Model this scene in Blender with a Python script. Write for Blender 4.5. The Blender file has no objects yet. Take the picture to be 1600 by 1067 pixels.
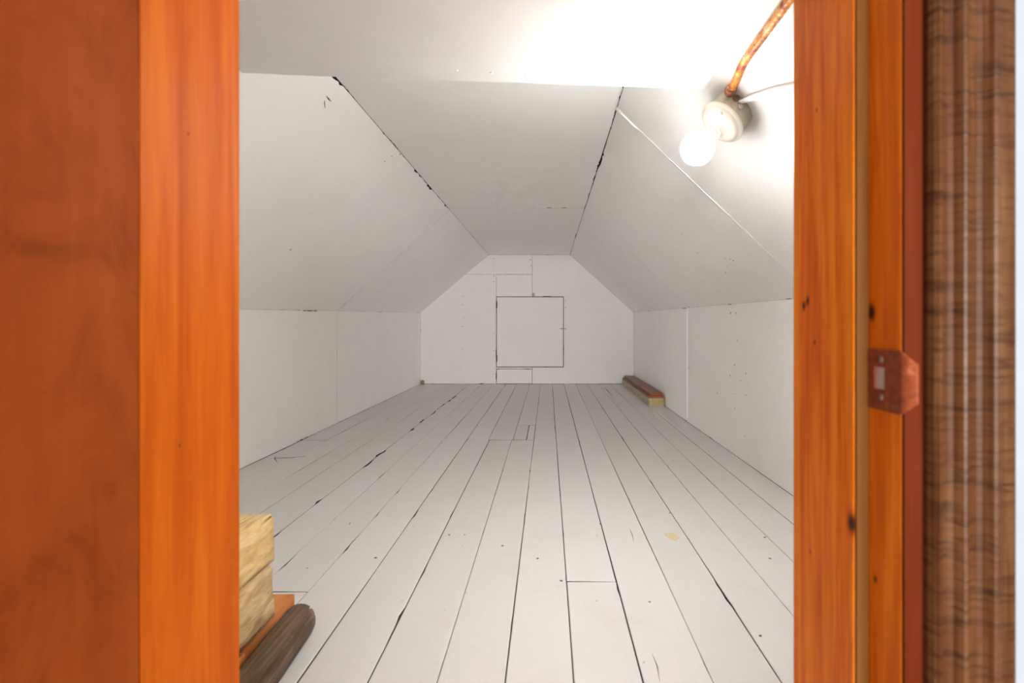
import bpy, bmesh, math, random
from mathutils import Vector, noise

# ------------------------------------------------------------------ camera, world, lights, exposure
scene = bpy.context.scene
COL = scene.collection
F = 760.0                 # focal length in pixels of the 1600 px wide frame
H = 0.62                  # camera height over the attic floor
VX, VY = 856.0, 506.0     # vanishing point of the floor boards

cam_d = bpy.data.cameras.new('camera')
cam = bpy.data.objects.new('camera', cam_d); COL.objects.link(cam)
cam.location = (0, 0, H); cam.rotation_euler = (math.pi / 2, 0, 0)
cam_d.sensor_width = 36.0; cam_d.lens = F * 36.0 / 1600.0
cam_d.shift_x = -(VX - 800.0) / 1600.0
cam_d.shift_y = -(533.5 - VY) / 1600.0
cam_d.clip_start = 0.01
cam_d.dof.use_dof = True; cam_d.dof.focus_distance = 2.6; cam_d.dof.aperture_fstop = 6.3
scene.camera = cam

world = bpy.data.worlds.new('room_light'); scene.world = world; world.use_nodes = True
bg = world.node_tree.nodes['Background']
bg.inputs[0].default_value = (0.93, 0.96, 1.0, 1); bg.inputs[1].default_value = 0.2

ld = bpy.data.lights.new('room_fill_light', 'AREA'); ld.shape = 'RECTANGLE'; ld.size = 4.4; ld.size_y = 1.0  # wide fill added behind the camera, stands in for the unseen room
ld.energy = 550; ld.color = (1.0, 0.985, 0.955)
lo = bpy.data.objects.new('room_fill_light', ld); COL.objects.link(lo)
lo.location = (0.05, -5.5, 0.54)
lo.rotation_euler = (Vector((-0.1, 5.0, 0.7)) - lo.location).to_track_quat('-Z', 'Y').to_euler()
ld2 = bpy.data.lights.new('room_top_fill', 'AREA'); ld2.shape = 'DISK'; ld2.size = 0.35  # small fill added overhead to brighten the top of the door casing
ld2.energy = 2.5; ld2.color = (1.0, 0.97, 0.93)
lo2 = bpy.data.objects.new('room_top_fill', ld2); COL.objects.link(lo2)
lo2.location = (0.5, -0.4, 1.75)
BULB = 268.0

scene.view_settings.view_transform = 'Standard'
scene.view_settings.look = 'None'
scene.view_settings.gamma = 1.0
scene.view_settings.use_curve_mapping = False
scene.view_settings.exposure = 0.97
scene.cycles.use_denoising = True
scene.cycles.max_bounces = 9
scene.cycles.diffuse_bounces = 9
scene.cycles.glossy_bounces = 2
scene.cycles.caustics_reflective = False
scene.cycles.caustics_refractive = False
scene.cycles.adaptive_threshold = 0.1
scene.cycles.adaptive_min_samples = 16
scene.cycles.sample_clamp_indirect = 6.0

rnd = random.Random(7)

def P(px, py, d):
    """the point seen at a pixel of the 1600x1067 frame, d metres ahead"""
    return Vector(((px - VX) / F * d, d, H - (py - VY) / F * d))

# ------------------------------------------------------------------ materials
class NT:
    def __init__(self, name):
        self.m = bpy.data.materials.new(name); self.m.use_nodes = True
        self.t = self.m.node_tree; self.n = self.t.nodes; self.l = self.t.links
        self.b = self.n['Principled BSDF']
    def node(self, typ, **kw):
        n = self.n.new(typ)
        for k, v in kw.items():
            if hasattr(n, k) and k not in ('inputs',): setattr(n, k, v)
        return n
    def link(self, a, b): self.l.new(a, b)
    def coord(self, scale=(1, 1, 1)):
        tc = self.n.new('ShaderNodeTexCoord'); mp = self.n.new('ShaderNodeMapping')
        mp.inputs['Scale'].default_value = scale
        self.link(tc.outputs['Object'], mp.inputs['Vector'])
        return mp.outputs['Vector']
    def noise(self, vec, scale, detail=3, rough=0.55, dist=0.0):
        n = self.n.new('ShaderNodeTexNoise')
        n.inputs['Scale'].default_value = scale; n.inputs['Detail'].default_value = detail
        n.inputs['Roughness'].default_value = rough; n.inputs['Distortion'].default_value = dist
        self.link(vec, n.inputs['Vector']); return n.outputs['Fac']
    def ramp(self, fac, stops):
        r = self.n.new('ShaderNodeValToRGB'); e = r.color_ramp.elements
        e[0].position, e[0].color = stops[0][0], (*stops[0][1], 1)
        e[1].position, e[1].color = stops[-1][0], (*stops[-1][1], 1)
        for p, c in stops[1:-1]:
            x = e.new(p); x.color = (*c, 1)
        self.link(fac, r.inputs['Fac']); return r.outputs['Color']
    def mix(self, fac, a, b, mode='MIX'):
        m = self.n.new('ShaderNodeMix'); m.data_type = 'RGBA'; m.blend_type = mode
        for sock, v in ((m.inputs[0], fac), (m.inputs[6], a), (m.inputs[7], b)):
            if isinstance(v, (int, float)): sock.default_value = v
            elif isinstance(v, tuple): sock.default_value = (*v, 1)
            else: self.link(v, sock)
        return m.outputs[2]
    def math(self, op, a, b=0.0, c=0.0, clamp=False):
        m = self.n.new('ShaderNodeMath'); m.operation = op; m.use_clamp = clamp
        for i, v in enumerate((a, b, c)):
            if isinstance(v, (int, float)): m.inputs[i].default_value = v
            else: self.link(v, m.inputs[i])
        return m.outputs[0]
    def bump(self, h, strength, dist=0.002):
        b = self.n.new('ShaderNodeBump'); b.inputs['Strength'].default_value = strength
        b.inputs['Distance'].default_value = dist
        self.link(h, b.inputs['Height']); self.link(b.outputs['Normal'], self.b.inputs['Normal'])
    def set(self, col=None, rough=0.5, metal=0.0, spec=0.5, coat=0.0):
        if col is not None:
            if isinstance(col, tuple): self.b.inputs['Base Color'].default_value = (*col, 1)
            else: self.link(col, self.b.inputs['Base Color'])
        if isinstance(rough, (int, float)): self.b.inputs['Roughness'].default_value = rough
        else: self.link(rough, self.b.inputs['Roughness'])
        self.b.inputs['Metallic'].default_value = metal
        self.b.inputs['Specular IOR Level'].default_value = spec
        self.b.inputs['Coat Weight'].default_value = coat
        self.b.inputs['Coat Roughness'].default_value = 0.18
        return self.m

def paint_panel(name, base, dark=0.93, speck=True):
    t = NT(name); v = t.coord()
    mid = t.noise(v, 7, 3)
    c = t.ramp(mid, [(0.3, tuple(x * 0.975 for x in base)), (0.62, base)])
    t.bump(mid, 0.10, 0.006)
    return t.set(c, 0.55, spec=0.2)

WHITE = (0.94, 0.932, 0.913)
M = {}
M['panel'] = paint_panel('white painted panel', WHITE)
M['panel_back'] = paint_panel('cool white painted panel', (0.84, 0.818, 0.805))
M['bead'] = paint_panel('white paint bead', (0.93, 0.92, 0.90), speck=False)
t = NT('dark old framing'); M['dark'] = t.set(t.ramp(t.noise(t.coord(), 30), [(0.3, (0.035, 0.025, 0.018)), (0.7, (0.11, 0.07, 0.045))]), 0.9)  # dark wood behind the panels and on the sides of boards
t = NT('nail hole'); M['hole'] = t.set((0.14, 0.10, 0.075), 0.8)
t = NT('bare wood chip'); M['tan'] = t.set((0.66, 0.55, 0.34), 0.7)
t = NT('chipped red brown'); M['chip'] = t.set((0.30, 0.12, 0.06), 0.7)

def floor_paint():
    t = NT('white floor paint')
    v = t.coord((9, 0.8, 9)); w = t.coord()
    oi = t.n.new('ShaderNodeObjectInfo')
    grain = t.noise(v, 9, 5, 0.6, 0.6)
    smud = t.noise(w, 5.5, 5, 0.65)
    c = t.ramp(oi.outputs['Random'], [(0.0, (0.645, 0.632, 0.612)), (1.0, (0.695, 0.683, 0.667))])
    c = t.mix(t.math('MULTIPLY', t.math('SUBTRACT', grain, 0.52, clamp=True), 0.9, clamp=True), c, (0.62, 0.58, 0.54))
    c = t.mix(t.math('MULTIPLY', t.math('SUBTRACT', smud, 0.54, clamp=True), 1.7, clamp=True), c, (0.58, 0.53, 0.48))
    s = t.noise(w, 60, 2, 0.4)
    c = t.mix(t.math('MULTIPLY', t.math('SUBTRACT', s, 0.75, clamp=True), 14, clamp=True), c, (0.35, 0.29, 0.23))
    t.bump(t.math('ADD', t.noise(t.coord((14, 1.0, 14)), 14, 4), t.noise(w, 60, 2)), 0.22, 0.002)
    return t.set(c, 0.5, spec=0.35)
M['floor'] = floor_paint()

def wood(name, dark, mid, light, axis='Z', scale=1.0, knots=(), rough=0.5, coat=0.05, grain=1.0, mott=0.0, spec=0.10):
    """long-grained wood; knots are (x, y, z, radius) in scene coordinates"""
    t = NT(name)
    k = {'X': (0.55, 9, 9), 'Y': (9, 0.55, 9), 'Z': (9, 9, 0.55)}[axis]
    v = t.coord(tuple(x * scale for x in k)); w = t.coord()
    vec = v
    kf = None
    for (x, y, z, r) in knots:
        d = t.n.new('ShaderNodeVectorMath'); d.operation = 'DISTANCE'
        mp = t.coord((1, 1, 0.62))
        t.link(mp, d.inputs[0]); d.inputs[1].default_value = (x, y, z * 0.62)
        q = t.math('DIVIDE', d.outputs['Value'], r)
        g = t.math('POWER', 2.718, t.math('MULTIPLY', t.math('MULTIPLY', q, q), -1.0))
        kf = g if kf is None else t.math('ADD', kf, g)
    a = t.noise(vec, 2.4, 4, 0.5, 1.1)
    b = t.noise(vec, 11, 4, 0.6, 0.4)
    s = t.math('ADD', t.math('MULTIPLY', a, 0.68), t.math('MULTIPLY', b, 0.32 * grain))
    if kf is not None: s = t.math('ADD', s, t.math('MULTIPLY', kf, -0.25))
    c = t.ramp(s, [(0.30, dark), (0.50, mid), (0.68, light)])
    if mott:
        mo = t.noise(t.coord((1, 1, 0.75)), 16, 5, 0.62, 0.8)
        c = t.mix(t.math('MULTIPLY', t.math('SUBTRACT', mo, 0.47, clamp=True), mott * 5, clamp=True), c, tuple(x * 0.5 for x in dark))
    if kf is not None:
        c = t.mix(t.math('MULTIPLY', t.math('SUBTRACT', kf, 0.25, clamp=True), 1.6, clamp=True), c, (0.035, 0.012, 0.006))
    t.bump(b, 0.25, 0.0015)
    return t.set(c, rough, spec=spec, coat=coat)

# ------------------------------------------------------------------ mesh helpers
def link(name, me, mat, parent=None):
    o = bpy.data.objects.new(name, me); COL.objects.link(o)
    if mat is not None:
        me.materials.clear(); me.materials.append(M[mat] if isinstance(mat, str) else mat)
    if parent is not None: o.parent = parent
    return o

def tag(o, label=None, cat=None, kind=None, group=None):
    if label: o['label'] = label
    if cat: o['category'] = cat
    if kind: o['kind'] = kind
    if group: o['group'] = group
    return o

def mesh(name, verts, faces, mat, parent=None, smooth=False):
    me = bpy.data.meshes.new(name); me.from_pydata([tuple(v) for v in verts], [], faces); me.update()
    if smooth: me.polygons.foreach_set('use_smooth', [True] * len(me.polygons))
    return link(name, me, mat, parent)

def frombm(name, bm, mat, parent=None, smooth=False):
    me = bpy.data.meshes.new(name); bmesh.ops.recalc_face_normals(bm, faces=bm.faces)
    bm.to_mesh(me); bm.free()
    if smooth: me.polygons.foreach_set('use_smooth', [True] * len(me.polygons))
    return link(name, me, mat, parent)

def empty(name, loc=(0, 0, 0)):
    o = bpy.data.objects.new(name, None); COL.objects.link(o); o.empty_display_size = 0.05
    return o     # parts keep scene coordinates

def bm_box(bm, x0, x1, y0, y1, z0, z1):
    vs = [bm.verts.new(p) for p in ((x0, y0, z0), (x1, y0, z0), (x1, y1, z0), (x0, y1, z0),
                                    (x0, y0, z1), (x1, y0, z1), (x1, y1, z1), (x0, y1, z1))]
    for f in ((0, 3, 2, 1), (4, 5, 6, 7), (0, 1, 5, 4), (1, 2, 6, 5), (2, 3, 7, 6), (3, 0, 4, 7)):
        bm.faces.new([vs[i] for i in f])
    return vs

def box(name, x0, x1, y0, y1, z0, z1, mat, parent=None, bevel=0.0, seg=2):
    bm = bmesh.new(); bm_box(bm, x0, x1, y0, y1, z0, z1)
    if bevel: bmesh.ops.bevel(bm, geom=list(bm.edges), offset=bevel, segments=seg, affect='EDGES', profile=0.6)
    return frombm(name, bm, mat, parent)

def lathe(bm, prof, base, axis, seg=40, cap=True):
    """prof: list of (distance along axis, radius)"""
    axis = Vector(axis).normalized(); u = axis.orthogonal().normalized(); v = axis.cross(u)
    rings = []
    for s, r in prof:
        rings.append([bm.verts.new(Vector(base) + axis * s + (u * math.cos(a) + v * math.sin(a)) * r)
                      for a in (2 * math.pi * i / seg for i in range(seg))])
    for a, b in zip(rings, rings[1:]):
        for i in range(seg): bm.faces.new((a[i], a[(i + 1) % seg], b[(i + 1) % seg], b[i]))
    if cap:
        bm.faces.new(rings[0][::-1]); bm.faces.new(rings[-1])

def tube(bm, pts, r, seg=12, rf=None, flat=1.0, up=Vector((0, 0, 1))):
    rings = []
    for i, p in enumerate(pts):
        d = (Vector(pts[min(i + 1, len(pts) - 1)]) - Vector(pts[max(i - 1, 0)])).normalized()
        a = d.cross(up)
        a = a.normalized() if a.length > 1e-4 else d.orthogonal().normalized()
        b = a.cross(d).normalized()
        rr = r if rf is None else rf(i)
        rings.append([bm.verts.new(Vector(p) + a * math.cos(t) * rr + b * math.sin(t) * rr * flat)
                      for t in (2 * math.pi * k / seg for k in range(seg))])
    for x, y in zip(rings, rings[1:]):
        for k in range(seg): bm.faces.new((x[k], x[(k + 1) % seg], y[(k + 1) % seg], y[k]))
    bm.faces.new(rings[0][::-1]); bm.faces.new(rings[-1])

def chips(s, seed, amp, dens):
    """ragged paint edge: how far the edge is eaten back at the distance s along it"""
    a = noise.noise(Vector((s * 7.0, seed * 3.7, 0.3)))
    b = noise.noise(Vector((s * 38.0, seed * 1.9, 4.1)))
    c = noise.noise(Vector((s * 120.0, seed * 5.3, 9.7)))
    v = max(0.0, a + 0.55 * b + 0.35 * c - (1.0 - dens))
    return min(amp, amp * 2.6 * v)

def panel(name, c00, c10, c11, c01, inside, parent, mat='panel', thick=0.011,
          e0=(0.001, 0, 0), e1=(0.001, 0, 0), e2=(0.001, 0, 0), e3=(0.001, 0, 0), proud=0.0, step=0.014):
    """a painted board panel on the (maybe slightly twisted) quad c00-c10-c11-c01. u runs 00->10, v runs 00->01.
       edges: e0 = v0 side, e1 = u1 side, e2 = v1 side, e3 = u0 side; each (gap, chip size, chip density)."""
    c00, c10, c11, c01 = map(Vector, (c00, c10, c11, c01))
    nrm = (c10 - c00).cross(c01 - c00).normalized()
    if nrm.dot(Vector(inside) - c00) < 0: nrm.negate()
    lu = (c10 - c00).length; lv = (c01 - c00).length
    def cnt(L, fine): return max(2, int(L / (step if fine else 0.25)) + 1)
    nu = cnt(lu, e0[1] > 0 or e2[1] > 0); nv = cnt(lv, e1[1] > 0 or e3[1] > 0)
    seed = rnd.random() * 50
    V = []
    for j in range(nv + 1):
        for i in range(nu + 1):
            u, v = i / nu, j / nv
            iu = min(i, nu - i); iv = min(j, nv - j)
            p = c00 * (1 - u) * (1 - v) + c10 * u * (1 - v) + c11 * u * v + c01 * (1 - u) * v
            au = (c10 - c00) * (1 - v) + (c11 - c01) * v; au.normalize()
            av = (c01 - c00) * (1 - u) + (c11 - c10) * u; av.normalize()
            if j == 0: p = p + av * (e0[0] + (chips(u * lu, seed, e0[1], e0[2]) if e0[1] else 0))
            if j == nv: p = p - av * (e2[0] + (chips(u * lu, seed + 11, e2[1], e2[2]) if e2[1] else 0))
            if i == 0: p = p + au * (e3[0] + (chips(v * lv, seed + 23, e3[1], e3[2]) if e3[1] else 0))
            if i == nu: p = p - au * (e1[0] + (chips(v * lv, seed + 31, e1[1], e1[2]) if e1[1] else 0))
            V.append(p + nrm * proud)
    n = len(V); W = nu + 1
    faces = [(j * W + i, j * W + i + 1, (j + 1) * W + i + 1, (j + 1) * W + i) for j in range(nv) for i in range(nu)]
    loop = [i for i in range(nu + 1)] + [j * W + nu for j in range(1, nv + 1)] + \
           [nv * W + i for i in range(nu - 1, -1, -1)] + [j * W for j in range(nv - 1, 0, -1)]
    top = len(V)
    for k in loop: V.append(V[k])
    bot = len(V)
    for k in loop: V.append(V[k] - nrm * thick)
    L = len(loop)
    for k in range(L): faces.append((top + k, top + (k + 1) % L, bot + (k + 1) % L, bot + k))
    faces.append(tuple(bot + k for k in range(L))[::-1])
    me = bpy.data.meshes.new(name); me.from_pydata([tuple(v) for v in V], [], faces); me.update()
    fl = [True] * (nu * nv) + [False] * (L + 1)
    me.polygons.foreach_set('use_smooth', fl)
    f0 = me.polygons[0]
    if f0.normal.dot(nrm) < 0: me.flip_normals()
    o = link(name, me, mat, parent); me.materials.append(M['dark'])
    me.polygons.foreach_set('material_index', [0] * (nu * nv) + [1] * (L + 1))
    return o

def poly_panel(name, pts, y, mat, parent, thick=0.011, gap=0.0015, amp=0.0, dens=0.0, proud=0.0, step=0.02):
    """flat panel on the back wall (plane y); pts (x, z) counter-clockwise seen from the room"""
    seed = rnd.random() * 40; out = []; c = Vector((sum(p[0] for p in pts) / len(pts), sum(p[1] for p in pts) / len(pts)))
    n = len(pts); s0 = 0
    for k in range(n):
        a = Vector(pts[k]); b = Vector(pts[(k + 1) % n]); L = (b - a).length; m = max(1, int(L / step))
        d = (b - a).normalized(); nin = Vector((-d.y, d.x))
        pv = (a - Vector(pts[k - 1])).normalized(); pin = Vector((-pv.y, pv.x))
        for i in range(m):
            w = gap + (chips(s0 + L * i / m, seed, amp, dens) if amp else 0)
            p = a.lerp(b, i / m)
            q = p + (nin * w if i else (nin + pin) * gap)
            out.append(q)
        s0 += L
    bm = bmesh.new()
    f = [bm.verts.new((q.x, y - proud, q.y)) for q in out]; g = [bm.verts.new((q.x, y - proud + thick, q.y)) for q in out]
    bm.faces.new(f); bm.faces.new(g[::-1])
    for i in range(len(f)): bm.faces.new((f[i], g[i], g[(i + 1) % len(f)], f[(i + 1) % len(f)]))
    o = frombm(name, bm, mat, parent); o.data.materials.append(M['dark'])
    for p in o.data.polygons:
        if abs(p.normal.y) < 0.5: p.material_index = 1
    return o

def dots(name, pts, nrm, r, mat, parent, h=0.0006):
    """small flat round marks (nail holes), too many and too small to pick apart: one part"""
    bm = bmesh.new(); nrm = Vector(nrm).normalized(); u = nrm.orthogonal().normalized(); v = nrm.cross(u)
    for p in pts:
        rr = r * rnd.uniform(0.6, 1.25); e = rnd.uniform(0.7, 1.3)
        bot = [bm.verts.new(Vector(p) + (u * math.cos(a) * rr + v * math.sin(a) * rr * e)) for a in (k * math.pi / 4 for k in range(8))]
        top = [bm.verts.new(b.co + nrm * h) for b in bot]
        bm.faces.new(top)
        for i in range(8): bm.faces.new((bot[i], bot[(i + 1) % 8], top[(i + 1) % 8], top[i]))
    o = frombm(name, bm, mat, parent); o['kind'] = 'stuff'
    return o

def flake(name, pts, nrm, mat, parent, h=0.0006):
    bm = bmesh.new(); nrm = Vector(nrm).normalized()
    b = [bm.verts.new(Vector(p) - nrm * 0.0004) for p in pts]; t_ = [bm.verts.new(Vector(p) + nrm * h) for p in pts]
    bm.faces.new(t_); bm.faces.new(b[::-1])
    for i in range(len(b)): bm.faces.new((b[i], b[(i + 1) % len(b)], t_[(i + 1) % len(b)], t_[i]))
    return frombm(name, bm, mat, parent)

# ------------------------------------------------------------------ the attic: shape
Y0, YB = 0.478, 5.013             # inner face of the door wall, face of the back wall
XL, XR = -1.3125, 0.8835          # knee walls
CL, CR, ZC = -0.612, 0.228, 1.332 # flat ceiling
def kl(y): return 0.738 + (y - YB) * 0.0187
def kr(y): return 0.7387 + (y - YB) * 0.0087
YS = 1.166                        # far edge of the lowered ceiling by the door
IN = (-0.2, 2.5, 0.7)
BK = 0.0165                       # backing behind the panels

def backing(name, a0, b0, b1, a1, out):
    """dark framing plane behind a set of panels (a, b at the door end; a1, b1 at the far end)"""
    out = Vector(out).normalized(); a0, b0, b1, a1 = map(Vector, (a0, b0, b1, a1))
    V = []; F_ = []; N = 24; K = 6
    for i in range(N + 1):
        for k in range(K + 1): V.append(a0.lerp(a1, i / N).lerp(b0.lerp(b1, i / N), k / K) + out * BK)
        for k in range(K, -1, -1): V.append(a0.lerp(a1, i / N).lerp(b0.lerp(b1, i / N), k / K) + out * (BK + .03))
    W = 2 * (K + 1)
    for i in range(N):
        for k in range(W): F_.append((i * W + k, i * W + (k + 1) % W, (i + 1) * W + (k + 1) % W, (i + 1) * W + k))
    F_.append(tuple(range(W))[::-1]); F_.append(tuple(N * W + k for k in range(W)))
    o = mesh(name, V, F_, 'dark')
    bm = bmesh.new(); bm.from_mesh(o.data); bmesh.ops.recalc_face_normals(bm, faces=bm.faces); bm.to_mesh(o.data); bm.free()
    return o

E = 0.03
wall_left = tag(backing('wall_left', (XL, Y0, -E), (XL, Y0, kl(Y0) + E), (XL, YB + E, kl(YB) + E), (XL, YB + E, -E), (-1, 0, 0)),
                'low white knee wall on the left under the sloping ceiling', 'wall', 'structure')
wall_right = tag(backing('wall_right', (XR, Y0, -E), (XR, Y0, kr(Y0) + E), (XR, YB + E, kr(YB) + E), (XR, YB + E, -E), (1, 0, 0)),
                 'low white knee wall on the right behind the carton of planks', 'wall', 'structure')
nl = Vector((-(ZC - kl(3)), 0, CL - XL)).normalized(); nr = Vector((ZC - kr(3), 0, XR - CR)).normalized()
ceiling_left = tag(backing('ceiling_left', (XL - .02, Y0, kl(Y0) - .02), (CL + .02, Y0, ZC + .02), (CL + .02, YB + E, ZC + .02), (XL - .02, YB + E, kl(YB) - .02), nl),
                   'white sloping ceiling on the left above the knee wall', 'ceiling', 'structure')
ceiling_right = tag(backing('ceiling_right', (XR + .02, Y0, kr(Y0) - .02), (CR - .02, Y0, ZC + .02), (CR - .02, YB + E, ZC + .02), (XR + .02, YB + E, kr(YB) - .02), nr),
                    'white sloping ceiling on the right behind the light bulb', 'ceiling', 'structure')
ceiling = tag(backing('ceiling', (CL - .02, Y0, ZC), (CR + .02, Y0, ZC), (CR + .02, YB + E, ZC), (CL - .02, YB + E, ZC), (0, 0, 1)),
              'flat white strip of ceiling between the two slopes', 'ceiling', 'structure')

# panels: seams at about 3 m on every face
def ys(lst): return list(zip(lst, lst[1:]))
CH = 0.005
for i, (a, b) in enumerate(ys([Y0, 3.03, YB])):       # left knee wall
    panel('wall_panel', (XL, a, 0.0015), (XL, b, 0.0015), (XL, b, kl(b)), (XL, a, kl(a)), IN, wall_left,
          e0=(0.0, 0.006, 0.60), e2=(0.0004, 0.005, 0.62), e1=(0.0006, 0.003, 0.55) if i == 0 else (0, 0, 0), e3=(0.0006, 0.002, 0.5) if i == 1 else (0, 0, 0))
for i, (a, b) in enumerate(ys([Y0, 3.08, YB])):       # right knee wall
    panel('wall_panel', (XR, a, 0.0015), (XR, b, 0.0015), (XR, b, kr(b)), (XR, a, kr(a)), IN, wall_right,
          e0=(0.0, 0.005, 0.55), e2=(0.0004, 0.005, 0.55), e1=(0.0006, 0.003, 0.45) if i == 0 else (0, 0, 0), e3=(0.0005, 0.002, 0.4) if i == 1 else (0, 0, 0))
for i, (a, b) in enumerate(ys([Y0, 3.03, YB])):       # left slope
    panel('ceiling_panel', (XL, a, kl(a)), (XL, b, kl(b)), (CL, b, ZC), (CL, a, ZC), IN, ceiling_left,
          e2=(0.0012, 0.009, 0.8) if i == 0 else (0.0006, 0.004, 0.5), e0=(0.0003, 0.004, 0.5),
          e1=(0.0006, 0.005, 0.55) if i == 0 else (0.0005, 0.006, 0.55), e3=(0, 0, 0) if i == 0 else (0.0006, 0.004, 0.5))
for i, (a, b) in enumerate(ys([Y0, 1.60, 3.03, YB])): # right slope
    panel('ceiling_panel', (XR, a, kr(a)), (XR, b, kr(b)), (CR, b, ZC), (CR, a, ZC), IN, ceiling_right,
          e2=((0.002, 0.006, 0.7), (0.0022, 0.006, 0.75), (0.0012, 0.005, 0.6))[i], e0=(0.0003, 0.004, 0.55),
          e1=(0.0006, 0.004, 0.5), e3=(0, 0, 0) if i == 0 else (0.0006, 0.003, 0.45), proud=0.004 if i == 0 else 0.0)
for i, (a, b) in enumerate(ys([YS + .012, 2.99, YB])):  # flat ceiling
    panel('ceiling_panel', (CL, a, ZC), (CL, b, ZC), (CR, b, ZC), (CR, a, ZC), IN, ceiling,
          e0=(0.0008, 0.004, 0.55), e2=(0.0012, 0.006, 0.7), e1=(0.0012, 0.004, 0.5), e3=(0.0012, 0.004, 0.5))

# the paint ridge along the near joint of the right slope
def slope_r(y, t_): return Vector((XR, y, kr(y))).lerp(Vector((CR, y, ZC)), t_)
def slope_l(y, t_): return Vector((XL, y, kl(y))).lerp(Vector((CL, y, ZC)), t_)
bm = bmesh.new()
pts = [slope_r(1.60 + 0.004 * noise.noise(Vector((i * .25, 1, 2))), i / 90.0) - nr * 0.002 for i in range(91)]
rr = [0.0035 + 0.003 * abs(noise.noise(Vector((i * .41, 5, 2)))) + (0.004 if i > 80 else 0) for i in range(91)]
tube(bm, pts, 0.004, 8, rf=lambda i: rr[i])
frombm('paint_ridge', bm, 'bead', ceiling_right, True)['label'] = 'ragged bright ridge of old paint along the joint'
# a fainter one on the upright joint of the right knee wall
bm = bmesh.new()
pts = [Vector((XR - 0.001, 3.08 + 0.003 * noise.noise(Vector((i * .3, 3, 2))), 0.02 + i * 0.0115)) for i in range(61)]
rr = [0.002 + 0.0035 * abs(noise.noise(Vector((i * .37, 8, 2)))) for i in range(61)]
tube(bm, pts, 0.003, 8, rf=lambda i: rr[i], up=Vector((1, 0, 0)))
frombm('paint_ridge', bm, 'bead', wall_right, True)

# lowered ceiling by the door: falls a little towards the right
def zl(x): return 1.1825 - (x - 0.38) * 0.0335
xa = -0.775; xb = 0.40
def cut(side):
    if side < 0:   # where it meets the left slope
        x = -0.9
        for _ in range(40): x = XL + (zl(x) - kl(0.9)) / (ZC - kl(0.9)) * (CL - XL)
    else:
        x = 0.4
        for _ in range(40): x = XR + (zl(x) - kr(0.9)) / (ZC - kr(0.9)) * (CR - XR)
    return x
xa, xb = cut(-1) - 0.006, cut(1) - 0.009
cf = mesh('ceiling_front', [(xa, Y0, zl(xa) + .0135), (xb, Y0, zl(xb) + .0135), (xb, YS - .002, zl(xb) + .0135), (xa, YS - .002, zl(xa) + .0135),
                            (xa, Y0, zl(xa) + .05), (xb, Y0, zl(xb) + .05), (xb, YS - .002, zl(xb) + .05), (xa, YS - .002, zl(xa) + .05)],
          [(0, 3, 2, 1), (4, 5, 6, 7), (0, 1, 5, 4), (1, 2, 6, 5), (2, 3, 7, 6), (3, 0, 4, 7)], 'dark')
tag(cf, 'lowered white ceiling just inside the doorway above the bulb', 'ceiling', 'structure')
panel('ceiling_panel', (xa, Y0, zl(xa)), (xb, Y0, zl(xb)), (xb, YS, zl(xb)), (xa, YS, zl(xa)), (0, 1, 0.3), cf,
      e2=(0, 0.004, 0.6), e1=(0.0, 0.003, 0.5), e0=(0, 0, 0), e3=(0.0, 0.003, 0.5), thick=0.012, step=0.02)
# its upright end board, closing the step up to the main ceiling
bm = bmesh.new()
prof = [(xa, zl(xa) + .012), (xb, zl(xb) + .012), (CR - .004, ZC - .004), (CL + .004, ZC - .004)]
f = [bm.verts.new((x, YS - .001, z)) for x, z in prof]; g = [bm.verts.new((x, YS + .010, z)) for x, z in prof]
bm.faces.new(f); bm.faces.new(g[::-1])
for i in range(4): bm.faces.new((f[i], g[i], g[(i + 1) % 4], f[(i + 1) % 4]))
frombm('end_board', bm, 'panel', cf)
# nail bumps along the edge of the lowered ceiling
dots('nail_heads', [(x, YS - 0.045 + rnd.uniform(-.006, .006), zl(x)) for x in (-.62, -.5, -.36, -.21, -.13, -.05, .03, .12, .22)], (0, 0, -1), 0.0035, 'bead', cf, h=0.0016)

# ------------------------------------------------------------------ back wall
SB = F / YB
def bx(px): return (px - VX) / SB
def bz(py): return H - (py - VY) / SB
wb = mesh('wall_back', [(XL - .02, YB + BK, -.03), (XR + .02, YB + BK, -.03), (XR + .02, YB + BK, kr(YB) + .02), (CR + .02, YB + BK, ZC + .02), (CL - .02, YB + BK, ZC + .02), (XL - .02, YB + BK, kl(YB) + .02),
                        (XL - .02, YB + .05, -.03), (XR + .02, YB + .05, -.03), (XR + .02, YB + .05, kr(YB) + .02), (CR + .02, YB + .05, ZC + .02), (CL - .02, YB + .05, ZC + .02), (XL - .02, YB + .05, kl(YB) + .02)],
          [(0, 1, 2, 3, 4, 5), (11, 10, 9, 8, 7, 6)] + [(i, i + 6, (i + 1) % 6 + 6, (i + 1) % 6) for i in range(6)], 'dark')
tag(wb, 'white patched end wall with a square hatch in it', 'wall', 'structure')
hx0, hx1, hz0, hz1 = bx(775.3), bx(880.7), bz(573.6), bz(463.4)
mx = bx(831.6); tz = bz(428.6)
def lz(x): return kl(YB) + (x - XL) / (CL - XL) * (ZC - kl(YB))     # left slope line
def lx(z): return XL + (z - kl(YB)) / (ZC - kl(YB)) * (CL - XL)
g0 = 0.002
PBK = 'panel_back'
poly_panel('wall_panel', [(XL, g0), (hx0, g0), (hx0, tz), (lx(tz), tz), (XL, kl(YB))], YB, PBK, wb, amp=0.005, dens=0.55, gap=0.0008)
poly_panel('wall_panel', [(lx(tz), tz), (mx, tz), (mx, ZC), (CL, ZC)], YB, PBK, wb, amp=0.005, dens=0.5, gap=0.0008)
poly_panel('wall_panel', [(hx0, hz1), (mx, hz1), (mx, tz), (hx0, tz)], YB, PBK, wb, amp=0.004, dens=0.6, gap=0.0015)
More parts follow.
